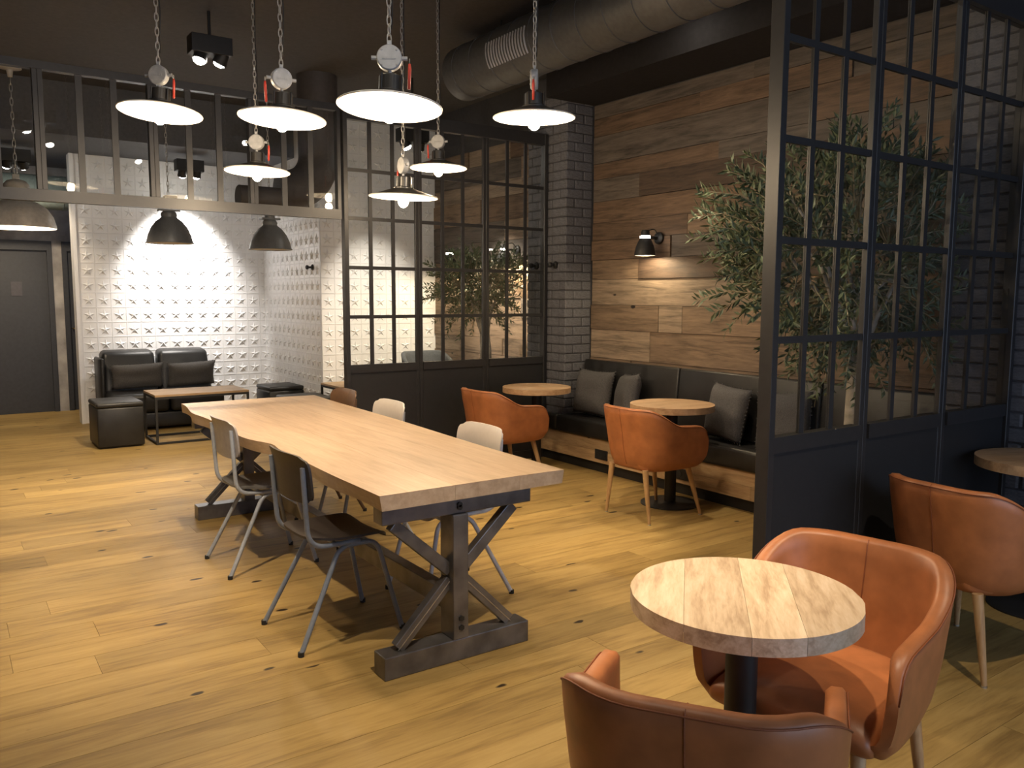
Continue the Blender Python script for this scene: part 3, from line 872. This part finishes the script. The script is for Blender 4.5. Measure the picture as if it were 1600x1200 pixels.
def pendant(label, loc, face, tilt, ts=1, D=.40):
    """flat enamel pendant, loc = centre of the shade rim; face = heading of the junction box lid"""
    t = thing('enamel_pendant', label, 'pendant lamp', loc, 0, 'flat enamel pendants over the long table')
    rm = D/2
    T = Matrix.Rotation(tilt[0], 4, 'X') @ Matrix.Rotation(tilt[1], 4, 'Y')
    def put(o, m_=T):
        o.matrix_parent_inverse = Matrix.Identity(4); o.matrix_basis = m_; return o
    outer = [(.045,.05),(.07,.046),(.10,.036),(rm*.72,.020),(rm,.003),(rm+.004,.0)]
    inner = [(rm-.001,.0),(rm*.72,.015),(.10,.030),(.06,.040),(.0,.044)]
    sh = put(MB().lathe(outer, 48).build('shade', M['shade_out'], t, True))
    MB().lathe(inner, 48).build('reflector', M['shade_in'], sh, True)
    MB().tube([(rm*math.cos(a*PI/24), rm*math.sin(a*PI/24), .0) for a in range(48)], .004, 6, closed=True).build('rim', M['shade_in'], sh, True)
    put(MB().lathe([(0,.118),(.04,.118),(.046,.113),(.046,.06),(.06,.054),(.06,.046),(0,.046)], 28).build('housing', M['shade_out'], t, True, auto=40))
    for k in range(4):
        a = k*PI/2+.4
        put(MB().tube([(.054*math.cos(a),.054*math.sin(a),.046),(.054*math.cos(a),.054*math.sin(a),.116)], .004, 6).build('stay_bolt', M['bolt'], t))
    put(MB().lathe([(0,-.062),(.012,-.059),(.026,-.046),(.032,-.028),(.028,-.004),(.016,.02),(.013,.06)], 20).build('bulb', M['bulb'], t, True))
    # junction box
    B = Matrix.Translation((0,0,.182)) @ Matrix.Rotation(face, 4, 'Z') @ Matrix.Scale(.78, 4)
    jb = put(MB().cyl((-.022,0,0), .062, .044, 32, 'x', .004).build('junction_box', M['alu'], t, True, auto=35), B)
    l = MB().cyl((.022,0,0), .056, .003, 32, 'x'); l.build('lid', M['alu'], jb, True, auto=35)
    e = MB(); r = random.Random(4)
    for k in range(6):
        e.box(.025,.0275, -.033+k*.0115, -.025+k*.0115, -.007, .002+r.uniform(0,.006))
    e.box(.025,.0268,-.036,.03,-.011,-.0085)
    e.build('embossed_relief', M['alu'], jb)['kind'] = 'stuff'
    for sy in (-1,1):
        for sz in (-1,1):
            MB().cyl((.024, sy*.036, sz*.036), .005, .004, 8, 'x').build('lid_screw', M['foot'], jb)
    MB().tube([(0,-.062,0),(0,-.088,0)], .011, 10).build('gland', M['alu'], jb)
    MB().tube([(0,.062,0),(0,.088,0)], .011, 10).build('gland', M['alu'], jb)
    MB().tube([(0,0,-.062),(0,0,-.08)], .01, 10).build('nipple', M['alu'], jb)
    MB().box(-.006,.006,-.012,.012,.058,.085).build('lug', M['alu'], jb, bevel=.004)
    # red tag on a ring
    MB().tube([(.0+.01*math.cos(a*PI/6), ts*.098, -.012+.012*math.sin(a*PI/6)) for a in range(12)], .0018, 5, closed=True).build('split_ring', M['chain'], jb)
    MB().tube([(0,ts*.098,-.024),(0,ts*.0985,-.05),(0,ts*.094,-.145)], [.006,.0085,.0075], 8).build('red_sleeve', M['red'], jb, True)
    top = CEIL - loc[2]
    chain_mb((0,0,.236), (0,0,top)).build('chain', M['chain'], t, True)
    MB().tube([(.012,0,.29),(.020,.006,.5),(.008,-.008,top*.6),(.018,.004,top)], .003, 6).build('cable', M['black'], t, True)
    MB().lathe([(0,0),(.05,0),(.05,-.02),(.015,-.04),(0,-.04)], 20, (0,0,top)).build('ceiling_cup', M['black'], t, True, auto=40)
    point_light('pendant_light', T @ Vector((0,0,-.098)), PEND_W, WARM, .03, t)
    return t
yawc = PI/2-yaw   # heading of camera axis in the xy plane
pd = [((.98,4.52,2.435), 'leftmost flat enamel pendant with the red tag on its right', PI+.9, (R(-2),R(4.5))),
      ((1.39,3.90,2.35), 'second flat enamel pendant from the left, with its junction box at left', PI+1.5, (R(-1),R(3.5)), -1),
      ((1.48,2.955,2.245), 'largest and nearest flat enamel pendant', PI+1.05, (R(-2),R(4))),
      ((2.465,3.355,2.395), 'rightmost flat enamel pendant, hanging clear of the others', 2.45, (R(1),R(-1))),
      ((1.725,5.325,2.305), 'lower left flat enamel pendant in front of the white wall', PI+1.0, (R(-1),R(2))),
      ((2.98,5.20,2.425), 'small flat enamel pendant before the middle partition panel', PI+.75, (0,R(.5)), -1),
      ((2.295,4.42,2.10), 'lowest flat enamel pendant, in front of the far partition', -.05, (R(2),R(1)))]
for loc, lab, fc, tl, *ts in pd: pendant(lab, loc, fc, tl, *ts)

def track_spot(label, loc, aims, watts, cone, colr, blend=.8, drop=None, heads=2, rz=0.0, ceil=CEIL):
    t = thing('ceiling_spotlight', label, 'spotlight', loc, rz, 'black ceiling spotlights')
    bh = ceil-loc[2]
    MB().box(-.15,.15,-.075,.075,.03,.16).build('housing', M['black'], t, bevel=.004)
    if bh > .17: MB().tube([(0,0,.16),(0,0,bh)], .012, 8).build('stem', M['black'], t)
    Rz = Matrix.Rotation(rz, 3, 'Z')
    for k in range(heads):
        p = Vector(((k*2-1)*.075 if heads == 2 else 0, 0, 0))
        wp = Vector(loc)+Rz @ p
        d = Rz.inverted() @ (Vector(aims[k])-wp).normalized()
        h = MB().lathe([(0,.06),(.045,.06),(.052,.0),(.056,-.022),(.05,-.022),(.046,.0),(.0,.002)], 20).build('lamp_head', M['black'], t, True, auto=40)
        q = d.to_track_quat('-Z','Y'); h.rotation_euler = q.to_euler(); h.location = p
        MB().lathe([(.045,-.02),(.04,-.034),(.025,-.045),(0,-.05)], 20).build('lens', M['spot_glow'], h, True)
        s = spot_light('spot_light', wp + (Vector(aims[k])-wp).normalized()*.06, aims[k], watts[k], cone, blend, colr)
track_spot('twin ceiling spotlight above the opening, both lamps lit', (1.81,6.62,3.30), [(.7,6.2,0),(.75,8.3,0)], [230,330], 66, HALO)
track_spot('twin ceiling spotlight at far left above the doors', (.77,10.43,2.90), [(.3,11.8,.9),(1.15,11.9,1.2)], [60,60], 80, HALO, ceil=3.13)
track_spot('twin ceiling spotlight washing the white star wall', (2.47,10.05,2.90), [(2.5,10.8,1.8),(2.35,10.8,1.3)], [300,70], 72, (1,.94,.87), blend=1.0, ceil=3.13)
track_spot('twin ceiling spotlight seen through the far partition top', (3.96,7.42,3.0), [(4.98,7.25,1.15),(4.2,8.85,1.2)], [330,150], 50, (1,.88,.72), heads=2)
for i, (p, a, wt, cn, bl, cl) in enumerate(SPOTS):
    names = ['above the bench aisle','near the camera','above the left floor','above the long table','above the foreground table','above the right armchairs','above the middle bench table']
    track_spot('black ceiling spotlight '+names[i], p, [a], [wt], cn, cl, bl, heads=1)

# industrial grey pendants
def factory_lamp(label, loc):
    t = thing('factory_pendant', label, 'pendant lamp', loc, 0, 'grey factory pendants by the star wall')
    pr = [(.215,0),(.208,.02),(.195,.075),(.165,.145),(.12,.205),(.08,.235),(.068,.25),(.075,.262),(.07,.285),(.055,.30)]
    sh = MB().lathe(pr, 40).build('shade', M['greyshade'], t, True)
    MB().lathe([(r-.004, z) for r, z in pr[:7]]+[(0,.25)], 40).build('reflector', M['shade_in'], sh, True)
    MB().tube([(.216*math.cos(a*PI/24), .216*math.sin(a*PI/24), 0) for a in range(48)], .005, 6, closed=True).build('rim', M['greyshade'], sh, True)
    MB().box(-.095,.095,-.05,.05,.30,.318).build('clamp_plate', M['greyshade'], t)
    MB().cyl((0,0,.31), .05, .09, 24).build('lamp_holder', M['greyshade'], t, True, auto=40)
    MB().box(-.04,.075,-.045,.045,.395,.45).build('gear_box', M['bolt'], t, bevel=.006)
    chain_mb((0,0,.45), (0,0,CEIL-loc[2]), .045, .012, .003).build('chain', M['chain'], t, True)
    MB().lathe([(0,.03),(.03,.05),(.04,.09),(.02,.15),(.02,.25)], 16).build('bulb', M['shade_in'], t, True)
    return t
factory_lamp('grey factory pendant in front of the brightly lit wall', (1.885,8.5,2.02))
factory_lamp('grey factory pendant near the inner corner of the star walls', (2.87,8.5,1.995))
# cream dome pendant at the left
t = thing('dome_pendant', 'large cream enamel dome pendant at the left photo edge', 'pendant lamp', (.69,9.3,2.155))
pr = [(.325,0),(.322,.03),(.30,.11),(.25,.19),(.17,.245),(.08,.27),(.05,.275)]
sh = MB().lathe(pr, 44).build('shade', M['dome'], t, True)
MB().lathe([(r-.005, z) for r, z in pr]+[(0,.26)], 44).build('reflector', M['shade_in'], sh, True)
MB().lathe([(0,.26),(.07,.265),(.075,.28),(.10,.31),(.115,.36),(.11,.41),(.08,.445),(.03,.46),(0,.46)], 28).build('gear_ball', M['dome'], t, True)
MB().box(-.03,.03,-.012,.012,.455,.51).build('hook_plate', M['dome'], t, bevel=.004)
chain_mb((0,0,.51), (0,0,CEIL-2.155-.09), .06, .015, .0045).build('chain', M['chain'], t, True)
MB().lathe([(0,0),(.10,0),(.10,-.01),(.03,-.025),(.02,-.09),(0,-.09)], 20, (0,0,CEIL-2.155)).build('ceiling_cup', M['dome'], t, True, auto=40)
MB().lathe([(0,.05),(.04,.07),(.05,.12),(.03,.19),(.025,.26)], 18).build('bulb', M['lamp_glow'], t, True)
point_light('dome_light', (0,0,.02), 18, HALO, .04, t)

# wall lamps on the plank walls
def wall_lamp(label, y, z, watts):
    t = thing('wall_lamp', label, 'wall lamp', (XW, y, z), 0, 'black dome wall lamps')
    MB().lathe([(0,0),(.05,0),(.05,-.018),(.03,-.03),(0,-.03)], 24, (0,0,0), 'x').build('wall_plate', M['black'], t, True, auto=40)
    MB().tube(bend([(-.02,0,0),(-.10,0,.0),(-.155,0,.0)], .03), .011, 8).build('arm', M['black'], t, True)
    MB().tube(bend([(-.02,0,.02),(-.06,0,.075),(-.12,0,.06),(-.145,0,.045)], .04), .004, 6).build('cable', M['black'], t, True)
    hd = MB().lathe([(0,.06),(.03,.058),(.036,.04),(.036,.015),(.04,.01),(.04,-.008),(.055,-.03),(.075,-.075),(.085,-.125),(.088,-.15),(.084,-.15),(.072,-.08),(.05,-.035),(0,-.03)], 28, (-.165,0,0)).build('shade', M['black'], t, True, auto=50)
    MB().lathe([(.0405,.012),(.0425,.010),(.0425,-.006),(.0405,-.008)], 24, (-.165,0,0)).build('vent_ring', M['lamp_glow'], hd, True)
    MB().lathe([(0,-.115),(.02,-.108),(.026,-.085),(.015,-.05),(.012,-.03)], 14, (-.165,0,0)).build('bulb', M['bulb'], t, True)
    point_light('wall_lamp_light', (-.165,0,-.128), watts, (1,.78,.48), .02, t)
wall_lamp('lit black dome wall lamp above the long bench', 5.02, 2.01, 13)
wall_lamp('black dome wall lamp seen through glass near the white corner', 8.19, 2.0, 22)
wall_lamp('black dome wall lamp seen through glass behind the far olive tree', 7.08, 2.0, 40)

# ------------------------------------------------------------------ ducts
dd = thing('ventilation_duct', 'grey spiral ventilation duct running above the aisle', 'duct', (3.72, 0, 3.36))
MB().lathe([(0,-2.4),(.215,-2.4),(.215,6.05),(0,6.05)], 40, (0,0,0), 'y').build('pipe', M['duct'], dd, True, auto=40)
for k in range(16):
    y = 2.0+k*.26
    MB().tube([(.217*math.cos(a*PI/16), y, .217*math.sin(a*PI/16)) for a in range(32)], .004, 5, closed=True).build('seam_ring', M['duct'], dd, True)
gm = MB(); 
for k in range(15):
    y = 4.9+k*.035; a0_, a1_ = R(165), R(215)
    gm = MB(); pts = [(.218*math.cos(a0_+(a1_-a0_)*i/6), y, .218*math.sin(a0_+(a1_-a0_)*i/6)) for i in range(7)]
    gm.tube(pts, .007, 5).build('grille_slat', M['alu'], dd)
for k in range(4):
    MB().tube([(0,1.0+k*1.5,.2),(0,1.0+k*1.5,CEIL-3.36)], .006, 6).build('hanger', M['black'], dd)
d2 = thing('elbow_duct', 'dark elbow duct dropping from the ceiling behind the transom', 'duct', (3.17, 7.9, 2.53))
MB().tube([(0,0,CEIL-2.53),(0,0,.6)]+[(-.34+.34*math.cos(a*PI/16), 0, .34-.34*math.sin(a*PI/16)) for a in range(0,9)]+[(-.40,0,0)], .195, 28).build('elbow', M['duct_dark'], d2, True, auto=60)
MB().cyl((-.80,0,-.09), .11, .42, 28, 'x', .01).build('spigot', M['duct_dark'], d2, True, auto=40)
d3 = thing('branch_duct', 'grey-green duct under the soffit behind the cream dome pendant', 'duct', (.2, 11.3, 2.72))
MB().lathe([(0,-2.2),(.2,-2.2),(.2,1.15),(0,1.15)], 28, (0,0,0), 'x').build('pipe', M['duct_teal'], d3, True, auto=40)
for k in range(6):
    MB().tube([(-.4+k*.3, .202*math.cos(a*PI/12), .202*math.sin(a*PI/12)) for a in range(24)], .004, 5, closed=True).build('seam_ring', M['duct_teal'], d3)
MB().tube([(.6,0,.2),(.6,0,.41)], .008, 6).build('hanger', M['black'], d3)

# ------------------------------------------------------------------ olive trees
def leaf_quad(p, d, nrm, L_, W_):
    s = d.cross(nrm).normalized()
    a = p; b = p+d*L_*.45+s*W_; c = p+d*L_; e = p+d*L_*.45-s*W_; m_ = p+d*L_*.45+nrm*(-W_*.35)
    return [a, b, c, e, m_], [(0,1,4),(1,2,4),(2,3,4),(3,0,4)]
lm = MB(); v_, f_ = leaf_quad(Vector((0,0,0)), Vector((0,0,1)), Vector((1,0,0)), 1, .155); lm.add(v_, f_)
lo = lm.build('leaf', M['leaf']); leaf_me = lo.data; bpy.data.objects.remove(lo)
def olive(label, base, crown_c, rad, ntw, seed, ltrunk, single, lsize=1.0, ok=None, potr=.2, poth=.42, twl=(.22,.42)):
    r = random.Random(seed)
    t = thing('olive_tree', label, 'tree', base)
    B = Vector(base); C = Vector(crown_c)-B
    MB().lathe([(0,0),(potr*.8,0),(potr,poth),(potr*.93,poth),(potr*.9,poth-.03),(0,poth-.03)], 32).build('planter', M['terracotta'], t, True, auto=40)
    MB().cyl((0,0,poth-.04), potr*.9, .02, 28).build('soil', M['soil'], t)
    top = Vector((C.x*.25, C.y*.25, ltrunk))
    tp = [Vector((0,0,poth-.03)), Vector((.012,.01,poth+(ltrunk-poth)*.4)), Vector((.0,-.008,poth+(ltrunk-poth)*.75)), top]
    MB().tube(tp, [.06,.052,.055,.046], 14).build('trunk', M['bark'], t, True)
    mains = []; bb = MB()
    for k in range(11):
        a = 2*PI*k/11+r.uniform(-.3,.3)
        e = C+Vector((math.cos(a)*rad[0]*r.uniform(.3,.7), math.sin(a)*rad[1]*r.uniform(.3,.7), r.uniform(-.3,.6)*rad[2]))
        st = tp[2].lerp(top, r.random())
        pts = [st, st.lerp(e,.35)+Vector((r.uniform(-.05,.05),r.uniform(-.05,.05),.07)), st.lerp(e,.7)+Vector((r.uniform(-.06,.06),r.uniform(-.06,.06),.05)), e]
        bb.tube(pts, [.022,.014,.010,.005], 7)
        for i in range(3):
            for f in (.2,.5,.8): mains.append(pts[i].lerp(pts[i+1], f))
        mains.append(e)
    bb.build('branches', M['bark'], t, True)
    tw = MB(); lf = MB(); cand = []
    for k in range(ntw):
        while True:
            u = Vector((r.uniform(-1,1), r.uniform(-1,1), r.uniform(-1,1)))
            if .25 < u.length < 1: break
        p = C+Vector((u.x*rad[0], u.y*rad[1], u.z*rad[2]))
        q = min(mains, key=lambda m_: (m_-p).length)
        out = (p-C); out = Vector((out.x/rad[0], out.y/rad[1], out.z/rad[2])).normalized()
        d = (out*.9+Vector((r.uniform(-.7,.7), r.uniform(-.7,.7), r.uniform(-.2,1.0)))).normalized()
        ln = r.uniform(*twl); droop = Vector((0,0,-.25*ln*r.random()))
        e = p+d*ln
        if ok and not (ok(p+B) and ok(e+B)): continue
        pts = [q, q.lerp(p,.5)+Vector((0,0,.02)), p, p+d*ln*.5+Vector((0,0,.012)), e+droop]
        tw.tube(pts, [.006,.005,.004,.003,.0015], 4, cap=False)
        nl = int(ln/.021)
        for i in range(nl):
            f = (i+.6)/nl
            c = pts[2].lerp(pts[3], f*2) if f < .5 else pts[3].lerp(pts[4], f*2-1)
            ax = (pts[4]-pts[2]).normalized()
            sd = ax.cross(Vector((math.cos(i*1.57+k), math.sin(i*1.57+k), .3))).normalized()
            for s in (-1,1):
                ld = (sd*s*r.uniform(.6,1)+ax*r.uniform(.5,1.1)+Vector((0,0,r.uniform(-.15,.3)))).normalized()
                nn = ld.cross(Vector((r.uniform(-1,1), r.uniform(-1,1), r.uniform(-1,1)))).normalized()
                if ok and not ok(c+ld*.07+B): continue
                cand.append((c, ld, nn, r.uniform(.042,.072)*lsize, u.length))
    tw.build('twigs', M['twig'], t)['kind'] = 'stuff'
    cand.sort(key=lambda c: ((c[0]+B)-CAM).length)
    for c, ld, nn, L_, _ in cand[single:]:
        v_, f_ = leaf_quad(c, ld, nn, L_, L_*.155); lf.add(v_, f_)
    me = bpy.data.meshes.new('foliage'); me.from_pydata(lf.v, [], lf.f); me.materials.append(M['leaf'])
    fo = bpy.data.objects.new('foliage', me); col.objects.link(fo); fo.parent = t; fo['kind'] = 'stuff'
    for c, ld, nn, L_, _ in cand[:single]:
        sx = nn; sy = ld.cross(nn).normalized()
        o = bpy.data.objects.new('leaf', leaf_me); col.objects.link(o); o.parent = t
        o.matrix_basis = Matrix(((sx.x*L_, sy.x*L_, ld.x*L_, c.x),(sx.y*L_, sy.y*L_, ld.y*L_, c.y),(sx.z*L_, sy.z*L_, ld.z*L_, c.z),(0,0,0,1)))
    return t
olive('large olive tree behind the near glazed partition', (4.08,2.58,0), (4.02,2.62,1.74), (.70,.42,.50), 400, 11, 1.25, 300, ok=lambda p: p.y > 2.16 and p.x < (4.66 if p.y < 2.46 else 4.93) and ((p.x-4.1)/.97)**2+((p.z-1.72)/.82)**2 < 1)
olive('olive tree seen through the far glazed partition', (4.3,6.62,0), (4.36,6.78,1.60), (.40,.26,.28), 260, 23, 1.2, 60, .85, potr=.17, twl=(.16,.30), ok=lambda p: 6.27 < p.y < 8.8 and p.x < (4.66 if p.y < 6.55 else 4.93))
